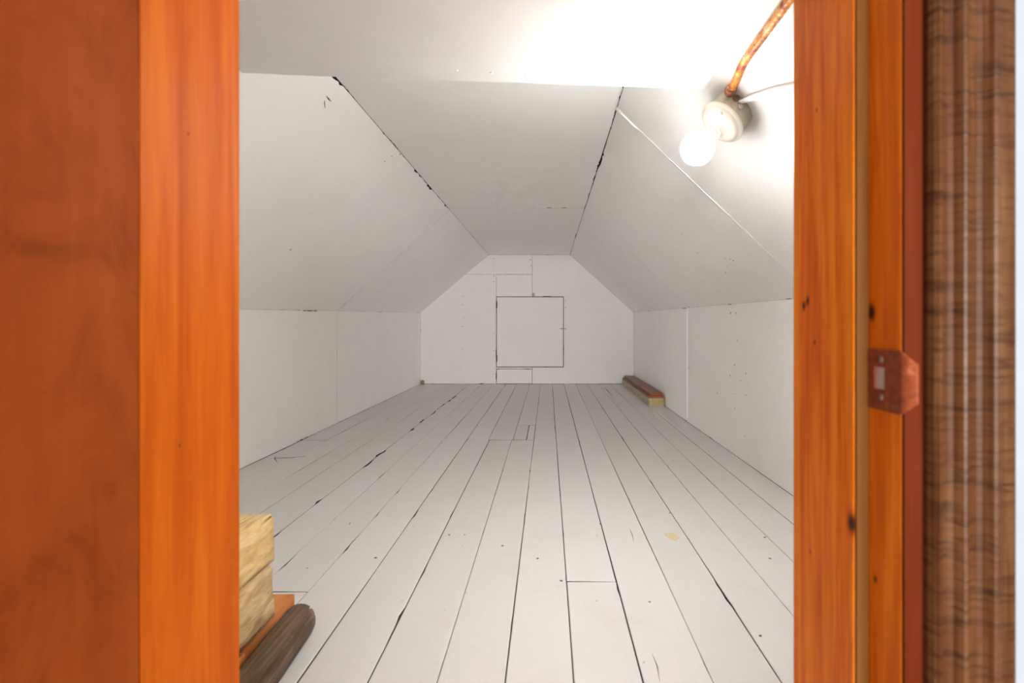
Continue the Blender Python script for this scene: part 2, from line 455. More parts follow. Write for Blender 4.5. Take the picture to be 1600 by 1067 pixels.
poly_panel('wall_panel', [(hx0, g0), (mx, g0), (mx, hz0 - .017), (hx0, hz0 - .017)], YB, PBK, wb, amp=0.005, dens=0.7, gap=0.003)
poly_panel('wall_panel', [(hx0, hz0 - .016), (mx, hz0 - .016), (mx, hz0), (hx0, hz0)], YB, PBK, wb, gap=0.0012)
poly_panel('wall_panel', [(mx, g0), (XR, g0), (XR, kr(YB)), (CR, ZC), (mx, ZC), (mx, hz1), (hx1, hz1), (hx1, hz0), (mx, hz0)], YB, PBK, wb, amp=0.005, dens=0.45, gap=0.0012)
nn = (0, -1, 0)
dots('nail_holes', [(bx(723 + rnd.uniform(-3, 3)), YB, bz(y)) for y in (463, 476, 486, 497, 510, 518, 530, 545, 559, 574)] +
     [(bx(771.5 + rnd.uniform(-.8, .8)), YB, bz(y)) for y in range(404, 594, 9)] +
     [(bx(780 + i * 5.6), YB, bz(429.5 + rnd.uniform(-1, 1))) for i in range(9)] +
     [(bx(829 + rnd.uniform(-1, 1)), YB, bz(y)) for y in (406, 415, 426, 440)] +
     [(bx(877.9), YB, bz(420)), (bx(752), YB, bz(429)), (bx(883.5), YB, bz(470)), (bx(883.5), YB, bz(480))], nn, 0.0036, 'hole', wb)

hatch = tag(empty('door_2'), 'square white hatch door set in the end wall', 'hatch', 'structure')
G = 0.0068
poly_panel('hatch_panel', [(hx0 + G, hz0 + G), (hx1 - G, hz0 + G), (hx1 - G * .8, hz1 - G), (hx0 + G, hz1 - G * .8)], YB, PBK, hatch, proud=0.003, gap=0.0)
t = NT('dark old hinge'); M['iron'] = t.set((0.06, 0.05, 0.045), 0.5, 0.6)
for z in (bz(476), bz(560)):
    bm = bmesh.new(); bm_box(bm, hx0 - .002, hx0 + .012, YB - .006, YB + .004, z - .035, z + .035)
    bmesh.ops.bevel(bm, geom=list(bm.edges), offset=.0015, segments=1, affect='EDGES')
    frombm('hinge', bm, 'iron', hatch)
bm = bmesh.new(); zc = bz(513.6)
tube(bm, [(hx1 - .045, YB - .006, zc), (hx1 - .02, YB - .009, zc + .001), (hx1 + .012, YB - .009, zc), (hx1 + .028, YB - .004, zc - .002)], 0.0028, 8)
bm_box(bm, hx1 - .020, hx1 - .012, YB - .010, YB, zc - .010, zc + .012); bm_box(bm, hx1 + .014, hx1 + .020, YB - .008, YB, zc - .008, zc + .010)
t = NT('painted hook'); M['hook'] = t.set((0.40, 0.36, 0.33), 0.5, 0.2)
frombm('hook_latch', bm, 'hook', hatch)
bm = bmesh.new(); bm_box(bm, bx(832.0), bx(835.3), YB - .010, YB + .002, hz1 + .001, hz1 + .040)
bmesh.ops.bevel(bm, geom=list(bm.edges), offset=.003, segments=1, affect='EDGES')
frombm('turn_button', bm, 'hook', hatch)

# ------------------------------------------------------------------ floor: every board on its own
YF = 0.345
fl = box('floor', XL - .03, XR + .03, YF + .002, YB + .04, -.06, -.0205, 'dark')
tag(fl, 'white painted floor of long boards with dark gaps', 'floor', 'structure')
U = [-2.117, -1.905, -1.70, -1.52, -1.29, -1.094, -.896, -.70, -.504, -.31, -.12, .072, .266, .462, .653, .842, 1.033, 1.228, 1.425]
X = [u * H for u in U]; X[0] = XL; X[-1] = XR
GAP = [.0006, .0007, .0008, .0008, .0013, .0014, .0016, .0017, .0017, .0015, .0017, .0022, .0019, .0017, .0017, .0015, .0008, .0006, .0006]
CHP = [.003, .003, .003, .003, .012, .005, .005, .004, .004, .003, .003, .003, .003, .003, .003, .003, .002, .002, .002]
DEN = [.5, .5, .5, .5, .68, .55, .55, .5, .48, .45, .48, .5, .48, .48, .48, .45, .4, .4, .4]

def plank(x0, x1, y0, y1, g0_, g1_, c0, c1, d0, d1, endgap=(0.0, 0.0)):
    seed = rnd.random() * 90; n = max(3, int((y1 - y0) / 0.03)); cols = 6
    tilt = rnd.uniform(-.0008, .0008); zo = rnd.uniform(-.0008, .0008)
    V = []
    y0 += endgap[0]; y1 -= endgap[1]
    for j in range(n + 1):
        y = y0 + (y1 - y0) * j / n
        wob = 0.0012 * noise.noise(Vector((y * 1.3, seed, 0)))
        a = x0 + g0_ / 2 + chips(y, seed, c0, d0) + wob; b = x1 - g1_ / 2 - chips(y, seed + 17, c1, d1) + wob
        z = zo + 0.0012 * noise.noise(Vector((y * 2.0, seed + 3, 1)))
        e = 0.0016
        V += [(a, y, -.018), (a, y, z - e - tilt), (a + e, y, z - tilt), (b - e, y, z + tilt), (b, y, z - e + tilt), (b, y, -.018)]
    F_ = []
    for j in range(n):
        for i in range(cols):
            F_.append((j * cols + i, j * cols + (i + 1) % cols, (j + 1) * cols + (i + 1) % cols, (j + 1) * cols + i))
    F_.append(tuple(range(cols))[::-1]); F_.append(tuple(n * cols + i for i in range(cols)))
    me = bpy.data.meshes.new('floor_board'); me.from_pydata(V, [], F_); me.update()
    bm = bmesh.new(); bm.from_mesh(me); bmesh.ops.recalc_face_normals(bm, faces=bm.faces); bm.to_mesh(me); bm.free()
    o = link('floor_board', me, 'floor', fl); me.materials.append(M['dark'])
    for p in me.polygons:
        if abs(p.normal.z) < 0.2: p.material_index = 1
    return o

YE = YB - 0.004
JOINT = {0: [2.59], 1: [2.59], 2: [3.62], 5: [1.125], 7: [2.60], 8: [2.60], 9: [2.60], 11: [1.169]}
for i in range(18):
    cuts = [YF] + JOINT.get(i, []) + [YE]
    for k in range(len(cuts) - 1):
        a, b = cuts[k], cuts[k + 1]
        x0, x1 = X[i], X[i + 1]
        eg = (0.0012 if k else 0.0, 0.0012 if k < len(cuts) - 2 else 0.0)
        if k == 1 and i in (7, 8, 9):              # beyond the patched joint the boards are set a little differently
            sh = {7: (-.70, -.515), 8: (-.515, -.30), 9: (-.30, -.12)}[i]
            x0, x1 = sh[0] * H, sh[1] * H
            if i == 9:                             # a short filler piece
                plank(x0, -.185 * H, a, 2.98, .002, .003, .004, .004, .5, .6, (0.0012, .001))
                plank(-.185 * H, x1, a, 2.98, .003, .0024, .004, .004, .6, .5, (0.0012, .001)); a = 2.98
                eg = (0.001, 0)
        plank(x0, x1, a, b, GAP[i], GAP[i + 1], CHP[i], CHP[i + 1], DEN[i], DEN[i + 1], eg)
def onfloor(px, py): return P(px, py, F * H / (py - VY))
dots('nail_holes', [onfloor(*q) + Vector((0, 0, .0008)) for q in ((785, 853), (1046, 802), (983, 780), (938, 819), (1015, 941), (981, 922), (877, 908), (1051, 720), (587, 872),
     (547, 817), (546, 819), (480, 888), (1203, 873), (1188, 994), (702, 836), (726, 836), (840, 873), (1195, 840))], (0, 0, 1), 0.0030, 'hole', fl)
for pts_ in ([(1038, 834), (1047, 832), (1058, 836), (1061, 841), (1056, 844), (1048, 843)], ):
    tag(flake('paint_chip', [onfloor(*q) + Vector((0, 0, .0012)) for q in pts_], (0, 0, 1), 'tan', fl), 'small tan patch of chipped paint')
def crack(pxs, w, parent, nrm, fn, mat='hole'):
    a = [fn(*q) for q in pxs]; L = []; R = []
    for i, p in enumerate(a):
        d = (a[min(i + 1, len(a) - 1)] - a[max(i - 1, 0)]).normalized(); s = d.cross(Vector(nrm)).normalized()
        ww = w * (0.25 if i in (0, len(a) - 1) else 1)
        L.append(p + s * ww); R.append(p - s * ww)
    return flake('crack', L + R[::-1], nrm, mat, parent, h=0.0012)
for c_, w in (([(431, 713), (429, 716), (433, 722)], .002), ([(430, 716), (455, 715), (477, 713)], .0012), ([(984, 827), (988, 836), (990, 846)], .0010),
              ([(1019, 1022), (1027, 1042), (1031, 1066)], .0011), ([(945, 606), (950, 611), (956, 618)], .003)):
    crack(c_, w, fl, (0, 0, 1), onfloor)

# marks on the slopes and on the right knee wall
def on_right(px, py):
    d = F * XR / (px - VX); return P(px, py, d)
dots('nail_holes', [on_right(*q) for q in ((1148, 570), (1141, 587), (1165.5, 583), (1157.5, 595), (1121, 614), (1149, 615), (1165.5, 617), (1148.5, 638), (1152, 532), (1141.5, 489), (1150, 489), (1164, 682), (1076, 574), (1074, 617))], (-1, 0, 0), 0.0036, 'hole', wall_right)
def on_left_slope(px, py):
    best = None
    lo_, hi_ = 0.6, 5.0
    for _ in range(50):
        d = (lo_ + hi_) / 2; p = P(px, py, d)
        t_ = (p.x - XL) / (CL - XL); zs = kl(d) + t_ * (ZC - kl(d))
        if p.z < zs: lo_ = d
        else: hi_ = d
    return P(px, py, lo_)
crack([(510, 150), (513, 154), (517, 158.5)], .0022, ceiling_left, -nl, on_left_slope)
crack([(507, 157), (507, 162), (508, 169)], .0010, ceiling_left, -nl, on_left_slope)
dots('nail_holes', [on_left_slope(*q) for q in ((454, 390), (484, 460), (653, 435), (601, 252), (590, 470), (612, 244), (625, 241))], -nl, 0.003, 'hole', ceiling_left)
for q in (858, 881):
    flake('chipped_paint', [(bx2, 2.985 + dy, ZC) for bx2, dy in (((q - VX - 3.5) / 254, -.008), ((q - VX + 3.5) / 254, -.010), ((q - VX + 4) / 254, .006), ((q - VX - 3) / 254, .004))], (0, 0, -1), 'chip', ceiling, h=.001)

# ------------------------------------------------------------------ door wall, frame, open door
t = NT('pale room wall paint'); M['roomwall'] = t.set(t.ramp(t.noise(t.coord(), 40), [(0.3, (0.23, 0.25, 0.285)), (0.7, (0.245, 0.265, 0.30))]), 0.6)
XS_R, XJ_R, YD = 0.241, 0.2515, 0.383       # right stop face, right jamb face, where the stop ends
XS_L, XJ_L, YDL = -0.303, -0.346, 0.362
ZT = 1.115                                  # top of the opening
bm = bmesh.new()
for (x0, x1, z0, z1) in ((-2.4, XJ_L - .02, -.06, 2.4), (XJ_R + .02, 2.4, -.06, 2.4), (XJ_L - .02, XJ_R + .02, ZT + .02, 2.4)):
    bm_box(bm, x0, x1, YF, Y0 - .0005, z0, z1)
wf = tag(frombm('wall_front', bm, 'roomwall'), 'pale wall around the doorway, seen as a strip beside the fluted casing', 'wall', 'structure')
lf = box('floor_room', -2.4, 2.4, -3.2, YF - .001, -.05, -.004, wood('room floor wood', (.16, .08, .04), (.25, .13, .06), (.32, .18, .09), 'X'))
tag(lf, 'brown wooden floor of the room outside the doorway', 'floor', 'structure')

def pt_r(px, py, x): # point on the plane x = const seen at a pixel
    return P(px, py, F * x / (px - VX))
kn = []
for (px, py, r) in ((1262, 470, .0028), (1256, 478, .0030), (1331, 818, .0055), (1276, 172, .0012), (1273, 535, .0015), (1266, 862, .0012)):
    q = pt_r(px, py, XS_R); kn.append((q.x, q.y, q.z, r))
kn2 = []
for (px, py, r) in ((1362, 488, .0045), (1368, 905, .0018)):
    q = pt_r(px, py, XJ_R); kn2.append((q.x, q.y, q.z, r))
M['jamb_r'] = wood('orange varnished pine', (.30, .040, .001), (.56, .115, .002), (.70, .21, .010), knots=kn, grain=1.5, coat=0.0, scale=1.9)
M['jamb_r2'] = wood('orange varnished pine rebate', (.32, .050, .002), (.53, .115, .003), (.68, .195, .010), knots=kn2, coat=0.0, scale=1.8, grain=1.2)
M['jamb_l'] = wood('bright orange varnished pine', (.40, .066, .001), (.53, .098, .0015), (.62, .148, .004), knots=[(XS_L, .41, .78, .0010), (XS_L, .40, .52, .0010)], grain=1.1, rough=0.55, coat=0.0, scale=1.5)
M['edge'] = wood('red brown shaded varnish', (.050, .0065, .0012), (.070, .010, .002), (.088, .015, .004), rough=0.5, coat=0.0, spec=0.05)  # front edge of the jamb, its shade put in as darker red brown
M['stopedge'] = wood('worn pale varnish', (.085, .030, .006), (.12, .046, .010), (.155, .064, .016), rough=0.5, coat=0.0, spec=0.08)
M['door'] = wood('brown stained door veneer', (.245, .042, .006), (.32, .064, .011), (.37, .086, .018), scale=0.5, mott=0.42, rough=0.6, coat=0.0, spec=0.04)

def prism(name, poly, z0, z1, mat, parent=None, bevel=0.0):
    """vertical moulding: poly is a list of (x, y)"""
    bm = bmesh.new()
    a = [bm.verts.new((x, y, z0)) for x, y in poly]; b = [bm.verts.new((x, y, z1)) for x, y in poly]
    bm.faces.new(a[::-1]); bm.faces.new(b)
    for i in range(len(a)): bm.faces.new((a[i], a[(i + 1) % len(a)], b[(i + 1) % len(a)], b[i]))
    if bevel: bmesh.ops.bevel(bm, geom=[e for e in bm.edges if abs((e.verts[0].co - e.verts[1].co).z) > .5], offset=bevel, segments=3, affect='EDGES', profile=0.5)
    return frombm(name, bm, mat, parent)

# right side of the frame
tr = tag(empty('trim_1'), 'orange varnished door jamb on the right with a metal strike plate', 'door jamb', 'structure')
prism('jamb_board', [(XJ_R, YF + .001), (XJ_R + .0195, YF + .001), (XJ_R + .0195, Y0), (XJ_R, Y0)], 0.002, ZT + .02, 'jamb_r2', tr, bevel=.0012)
prism('door_stop', [(XS_R, YD), (XJ_R - .0002, YD), (XJ_R - .0002, Y0), (XS_R, Y0)], 0.002, ZT, 'jamb_r', tr, bevel=.0015)
prism('stop_bead', [(XS_R + .0005, YD - .003), (XJ_R - .0005, YD - .003), (XJ_R - .0005, YD - .0001), (XS_R + .0005, YD - .0001)], 0.002, ZT, 'stopedge', tr, bevel=.001)
prism('jamb_edge', [(XJ_R, YF - .002), (XJ_R + .0185, YF - .002), (XJ_R + .0185, YF), (XJ_R, YF)], 0.002, ZT + .02, 'edge', tr, bevel=.0006)
# strike plate with its slot, a bent lip and two screws
t = NT('strike plate paint'); 
M['strike'] = t.set(t.ramp(t.noise(t.coord(), 160, 4), [(0.35, (.15, .032, .011)), (0.62, (.21, .050, .018)), (0.78, (.32, .12, .06))]), 0.5, 0.0, spec=0.12)
t = NT('bare steel'); M['steel'] = t.set((.55, .46, .42), 0.35, 0.7)
sz0, sz1 = H - (637 - VY) / F * .375, H - (545 - VY) / F * .375
def sy(px): return F * XJ_R / (px - VX)
hy1, hy0 = sy(1369), sy(1385.5)      # slot: far, near
hz_0, hz_1 = H - (606 - VY) / F * .375, H - (572 - VY) / F * .375
plate_y1, plate_y0 = sy(1357.5), YF
th = .0016; xo = XJ_R - .0001
bm = bmesh.new()
def sq(ya, yb, za, zb): bm_box(bm, xo - th, xo, ya, yb, za, zb)
sq(hy1, plate_y1, sz0, sz1); sq(plate_y0, hy0, sz0, sz1); sq(hy0, hy1, sz0, hz_0); sq(hy0, hy1, hz_1, sz1)
# lip: goes on past the jamb edge, narrower, and curls outwards
n = 8; prev = None
for k in range(n + 1):
    s = k / n; yy = YF - .0085 * s; xx = xo - th + .0052 * s * s
    c_ = .0085 * s ** 1.3 + .0005
    ring = [bm.verts.new((xx + dx, yy, z)) for dx, z in ((0, sz0 + c_), (0, sz1 - c_), (th, sz1 - c_), (th, sz0 + c_))]
    if prev:
        for i in range(4): bm.faces.new((prev[i], prev[(i + 1) % 4], ring[(i + 1) % 4], ring[i]))
    else: bm.faces.new(ring)
    prev = ring
bm.faces.new(prev[::-1])
sp = frombm('strike_plate', bm, 'strike', tr); sp['label'] = 'red-brown painted metal strike plate with a latch slot'
box('slot_back', xo - .0004, xo, hy0, hy1, hz_0, hz_1, 'steel', sp)
for z in (H - (560 - VY) / F * .375, H - (617.5 - VY) / F * .375):
    bm = bmesh.new(); lathe(bm, [(0, .0024), (.0006, .0024), (.0009, .0016)], (xo - th, sy(1380), z), (-1, 0, 0), 16)
    frombm('screw', bm, 'hole', sp)

# fluted casing on the right
CS = [(0, 0), (0, .0040), (.0012, .0080), (.0035, .0105), (.006, .0102), (.008, .0086), (.0125, .0078), (.0165, .0082), (.0185, .0108), (.0205, .0128), (.0225, .0134), (.0245, .0126), (.0265, .0106),
      (.030, .0096), (.034, .0092), (.038, .0098), (.0405, .0120), (.0425, .0145), (.0445, .0155), (.0468, .0150), (.050, .0136), (.056, .0128), (.061, .0120), (.0635, .0108), (.0645, .009), (.0645, 0)]
def casing_mat():
    t = NT('fluted brown casing')
    v = t.coord((30, 30, 1.4)); a = t.noise(v, 2.2, 5, 0.6, 0.8)
    r = t.noise(t.coord((14, 14, 110)), 1.5, 4, 0.6, 0.9)
    c = t.ramp(a, [(0.3, (.044, .013, .004)), (0.5, (.074, .027, .009)), (0.7, (.115, .051, .020))])
    c = t.mix(t.math('MULTIPLY', t.math('SUBTRACT', r, 0.47, clamp=True), 3.6, clamp=True), c, (.020, .006, .0025))
    t.bump(r, 0.35, .0012)
    return t.set(c, t.math('ADD', t.math('MULTIPLY', r, 0.22), 0.30), spec=0.16, coat=0.0)
M['casing'] = casing_mat()
cs = prism('trim_2', [(.2645 + s * .86, YF - .0025 - q) for s, q in CS], 0.0, ZT + .07, 'casing')
tag(cs, 'dark brown fluted door casing at the right edge', 'door casing', 'structure')
# left side of the frame
tl = tag(empty('trim_3'), 'bright orange varnished door jamb on the left beside the open door', 'door jamb', 'structure')
prism('jamb_board', [(XJ_L - .0195, YF + .001), (XJ_L, YF + .001), (XJ_L, Y0), (XJ_L - .0195, Y0)], 0.002, ZT + .02, 'jamb_l', tl, bevel=.0012)
prism('door_stop', [(XJ_L + .0002, YDL), (XS_L, YDL), (XS_L, Y0), (XJ_L + .0002, Y0)], 0.002, ZT, 'jamb_l', tl, bevel=.0004)
# head
th_ = tag(empty('trim_4'), 'orange varnished head of the door frame above the opening', 'door jamb', 'structure')
box('head_board', XJ_L + .0002, XJ_R - .0002, YF + .001, Y0, ZT + .0005, ZT + .02, 'jamb_l', th_, bevel=.001)
box('head_stop', XS_L + .0005, XS_R - .0005, YD, Y0, ZT - .012, ZT, 'jamb_r', th_, bevel=.001)
# the open door: slab swung out into the room, hinged on the left
dr = tag(empty('door_1'), 'brown stained wooden door standing open at the left edge', 'door', 'structure')
DX0, DX1 = -.3435, -.3029
box('slab', DX0, DX1, -.19, .3612, .012, ZT - .004, 'door', dr, bevel=.0015)
for z in (.16, .94):
    bm = bmesh.new(); bm_box(bm, DX0 - .0012, DX0 - .0001, .27, .345, z - .04, z + .04)
    lathe(bm, [(-.042, .0045), (.042, .0045)], (DX0 - .004, .341, z), (0, 0, 1), 14)
    frombm('hinge', bm, 'iron', dr)

# ------------------------------------------------------------------ lamp on the right slope
n_in = -nr
YLAMP = 1.141
def lamp_base():
    y = YLAMP; z = 1.128
    t_ = (z - kr(y)) / (ZC - kr(y)); return slope_r(y, t_)
LB = lamp_base() + n_in * 0.0045
lamp = tag(empty('ceiling_lamp'), 'bare glowing bulb in a white porcelain holder on a round metal box', 'lamp')
t = NT('olive grey enamel box'); M['jbox'] = t.set(t.ramp(t.noise(t.coord(), 60), [(0.35, (.34, .31, .22)), (0.65, (.44, .41, .31))]), 0.42, 0.3)
t = NT('white porcelain'); M['porc'] = t.set((.72, .66, .56), 0.3, spec=0.5, coat=0.3)
t = NT('warm socket neck'); M['neck'] = t.set((.78, .70, .52), 0.4)
t = NT('lit frosted bulb'); t.set((.95, .95, .93), 0.4)
t.b.inputs['Emission Color'].default_value = (1.0, 0.98, 0.945, 1); t.b.inputs['Emission Strength'].default_value = BULB
M['bulb'] = t.m; bulb_nt = t
BD = 0.042
ax = (n_in + Vector((0, -0.10, 0))).normalized()
bm = bmesh.new(); lathe(bm, [(0, .0475), (.002, .049), (BD - .003, .049), (BD, .048)], LB, ax, 48)
jb = frombm('junction_box', bm, 'jbox', lamp, False)
def around(s, r, ang):
    side = Vector((0, 0, 1)); side = (side - ax * side.dot(ax)).normalized(); oth = ax.cross(side)
    return LB + ax * s + (side * math.cos(ang) + oth * math.sin(ang)) * r, (side * math.cos(ang) + oth * math.sin(ang))
# box: knock-out hole and clamp screw on the side facing the doorway
def side_at(target, s):
    best = min((around(s, .0488, k * math.pi / 90) for k in range(180)), key=lambda q: (Vector(((q[0].x / q[0].y) * F + VX, VY - (q[0].z - H) / q[0].y * F)) - Vector(target)).length + (100 if q[1].dot(q[0] - Vector((0, 0, H))) > 0 else 0))
    return best
p, d = side_at((1150, 155), .014)
bm = bmesh.new(); lathe(bm, [(-.002, .0085), (.0008, .0085)], p, d, 20); frombm('knockout_hole', bm, 'hole', jb)
p, d = side_at((1160, 163), .022)
bm = bmesh.new(); lathe(bm, [(0, .0062), (.0022, .0058), (.003, .0035)], p, d, 20); frombm('clamp_screw', bm, 'steel', jb)
bm = bmesh.new()
lathe(bm, [(BD, .050), (BD + .001, .0545), (BD + .006, .0555), (BD + .009, .0535), (BD + .0092, .050), (BD + .012, .0490), (BD + .017, .044), (BD + .021, .034), (BD + .025, .0235), (BD + .033, .0200), (BD + .038, .0195), (BD + .038, .015)], LB, ax, 56)
ph = frombm('lamp_holder', bm, 'porc', lamp, True)
for a in (0.9, 0.9 + math.pi):
    side, dd = around(BD + .0155, .040, a + 1.1)
    bm = bmesh.new(); lathe(bm, [(-.002, .0052), (.0025, .0050), (.0035, .003)], side, ax, 16); frombm('screw', bm, 'hook', ph)
bm = bmesh.new(); lathe(bm, [(BD + .036, .0165), (BD + .045, .0160), (BD + .047, .0150)], LB, ax, 32); frombm('socket_collar', bm, 'neck', lamp, True)
bm = bmesh.new()
prof = [(BD + .046, .0140)]
R = .0385; cc = BD + .046 + .046
for k in range(1, 16):
    a = math.pi * (0.27 + 0.73 * k / 15)
    if k == 15: a = math.pi * .985
    prof.append((cc - R * math.cos(a) * (1.0), R * math.sin(a)))
neck0 = prof[1]
prof[1:1] = [(BD + .046 + (neck0[0] - BD - .046) * q, .0140 + (neck0[1] - .0140) * (q ** 1.35)) for q in (.2, .4, .6, .8)]
lathe(bm, prof, LB, ax, 28)
frombm('bulb', bm, 'bulb', lamp, True)

# the lamp gives most of its light forward, away from its base: a ramp added so the holder stays visible
tc = bulb_nt.n.new('ShaderNodeTexCoord'); dt = bulb_nt.n.new('ShaderNodeVectorMath'); dt.operation = 'DOT_PRODUCT'
bulb_nt.link(tc.outputs['Object'], dt.inputs[0]); dt.inputs[1].default_value = ax
mr = bulb_nt.n.new('ShaderNodeMapRange'); bulb_nt.link(dt.outputs['Value'], mr.inputs['Value'])
s0 = LB.dot(ax) + cc
for k_, v_ in (('From Min', s0 - .004), ('From Max', s0 + .021), ('To Min', BULB * .018), ('To Max', BULB)): mr.inputs[k_].default_value = v_
bulb_nt.link(mr.outputs['Result'], bulb_nt.b.inputs['Emission Strength'])

# rusty armoured cable running from the box along the ceiling corner towards the door
def rust_mat():
    t = NT('flaking orange armour')
    v = t.coord(); a = t.noise(v, 34, 4, 0.6); b = t.noise(v, 160, 3)
    yv = t.n.new('ShaderNodeSeparateXYZ'); t.link(v, yv.inputs[0])
    c = t.ramp(a, [(0.36, (.30, .055, .012)), (0.46, (.72, .24, .03)), (0.56, (.80, .36, .05)), (0.66, (.72, .66, .60))])
    c = t.mix(t.math('MULTIPLY', t.math('SUBTRACT', b, 0.56, clamp=True), 8, clamp=True), c, (.16, .05, .02))
    t.bump(b, .5, .002)
    return t.set(c, 0.55, 0.0)
M['rust'] = rust_mat()
def cable_pt(y):
    z = 1.1615; t_ = (z - kr(y)) / (ZC - kr(y)); s = slope_r(y, t_)
    return s + n_in * 0.014
st = P(1140, 143, YLAMP - .046)
pts = []
N = 150
for i in range(N + 1):
    q = i / N; y = YLAMP - .046 - (YLAMP - .046 - Y0 - .004) * q
    p = cable_pt(y)
    w = max(0.0, 1 - q * 5); w = w * w * (3 - 2 * w)
    p = p.lerp(Vector((st.x, y, st.z)), w)
    p.z -= .004 * math.sin(q * 7) * .4
    pts.append(p)
bm = bmesh.new()
tube(bm, pts, .0078, 14, rf=lambda i: .0080 + .0009 * math.sin(i * 2.1) + .0008 * noise.noise(Vector((i * .2, 2, 2))))
cb = tag(empty('armoured_cable'), 'rusty orange armoured cable running from the lamp box to the doorway', 'cable')
frombm('sheath', bm, 'rust', cb, True)
bm = bmesh.new()
d0 = (pts[3] - pts[0]).normalized()
lathe(bm, [(-.004, .0105), (.0, .0125), (.010, .0125), (.012, .0108), (.018, .0105), (.019, .0090)], pts[0], d0, 18)
M['rust2'] = NT('rusted clamp'); tt = M['rust2']; M['rust2'] = tt.set(tt.ramp(tt.noise(tt.coord(), 110, 4), [(0.38, (.16, .045, .02)), (0.52, (.42, .14, .05)), (0.68, (.62, .40, .28))]), 0.6)
cl_ = frombm('clamp', bm, 'rust2', cb)
# white flat cable leaving the box to the right
M['wcable'] = paint_panel('painted over cable', (.86, .85, .82), speck=False)
def on_right_slope(px, py, off=0.0):
    lo_, hi_ = 0.5, 5.0
    for _ in range(50):
        d = (lo_ + hi_) / 2; p = P(px, py, d)
        t_ = (XR - p.x) / (XR - CR); zs = kr(d) + t_ * (ZC - kr(d))
        if p.z < zs: lo_ = d
        else: hi_ = d
    return P(px, py, lo_) + n_in * off
dots('nail_holes', [on_right_slope(*q) for q in ((1133, 404), (1141, 405), (1146, 407), (1137, 416), (1134, 426), (1066, 366), (1050, 353), (1027, 331), (970, 302), (1090, 395), (1099, 440), (1125, 455))], n_in, 0.0026, 'hole', ceiling_right)
key = [on_right_slope(1163, 152, .016), on_right_slope(1180, 147, .011), on_right_slope(1205, 141, .0095), on_right_slope(1239, 134, .0085)]
d = (key[3] - key[2]); key += [key[3] + d * .6, key[3] + d * 1.2]
pts = []
for i in range(len(key) - 1):
    for k in range(6): pts.append(key[i].lerp(key[i + 1], k / 6))
pts.append(key[-1])
bm = bmesh.new(); tube(bm, pts, .0075, 12, flat=.62, up=n_in, rf=lambda i: min(.0115, .0045 + i * .0005))
tag(frombm('flat_cable', bm, 'wcable', None, True), 'white painted flat cable running right from the lamp box', 'cable')

# ------------------------------------------------------------------ carton of flooring in the far right corner
def carton_mat():
    t = NT('olive tan carton'); v = t.coord((6, 2, 14)); a = t.noise(v, 5, 4)
    return t.set(t.ramp(a, [(0.3, (.33, .27, .17)), (0.55, (.45, .38, .26)), (0.75, (.53, .47, .36))]), 0.6)
M['carton'] = carton_mat()
t = NT('carton end label'); M['clabel'] = t.set(t.ramp(t.noise(t.coord((30, 1, 90)), 3, 3), [(0.4, (.36, .27, .09)), (0.6, (.55, .44, .19))]), 0.5)
t = NT('pale tape'); M['tape'] = t.set((.68, .60, .44), 0.45)
M['redplank'] = wood('red brown stained board', (.17, .060, .040), (.24, .092, .062), (.29, .125, .090), 'Y', rough=0.4, coat=0.15)
M['redend'] = wood('orange red lit end', (.30, .075, .03), (.40, .115, .045), (.46, .15, .06), 'X', rough=0.6, coat=0)  # board ends coloured brighter orange for the warm light falling on them
ca = tag(empty('flooring_carton'), 'long olive tan carton lying on the floor along the right wall', 'carton')
cx0, cx1, cy0, cy1, cz = .7575, .8745, 3.655, 4.965, .0625
# carton: open-topped tray
bm = bmesh.new(); w_ = .003
bm_box(bm, cx0, cx1, cy0, cy1, 0.0012, .006); bm_box(bm, cx0, cx0 + w_, cy0, cy1, .006, cz); bm_box(bm, cx1 - w_, cx1, cy0, cy1, .006, cz)
bm_box(bm, cx0 + w_, cx1 - w_, cy0, cy0 + w_, .006, cz); bm_box(bm, cx0 + w_, cx1 - w_, cy1 - w_, cy1, .006, cz)
frombm('tray', bm, 'carton', ca)
box('contents', cx0 + w_ + .0005, cx1 - w_ - .0005, cy0 + w_ + .0005, cy1 - w_ - .0005, .0065, cz - .0005, 'redplank', ca)
box('end_label', cx0 + .022, cx1 - .006, cy0 - .0012, cy0 - .0001, .014, cz - .006, 'clabel', ca)
box('tape_strip', cx0 + .016, cx0 + .021, cy0 - .0014, cy0 - .0001, .013, cz - .006, 'tape', ca)
def plank_thing(name, x0, x1, y0, y1, z0, z1, label):
    e_ = tag(empty(name), label, 'board', group='red-brown boards on the carton')
    box('board', x0, x1, y0, y1, z0, z1, 'redplank', e_, bevel=.0015)
    box('lit_end', x0 + .002, x1 - .002, y0 - .0008, y0 + .0002, z0 + .0015, z1 - .0015, 'redend', e_)
plank_thing('wooden_board', cx0 + .004, cx1 - .001, cy0 + .006, cy1 - .02, cz + .0008, cz + .016, 'wider red-brown board lying directly on the carton')
plank_thing('wooden_board', cx0 + .013, cx1 - .006, cy0 + .012, cy1 - .05, cz + .0168, cz + .034, 'narrower red-brown board on top of the pile on the carton')

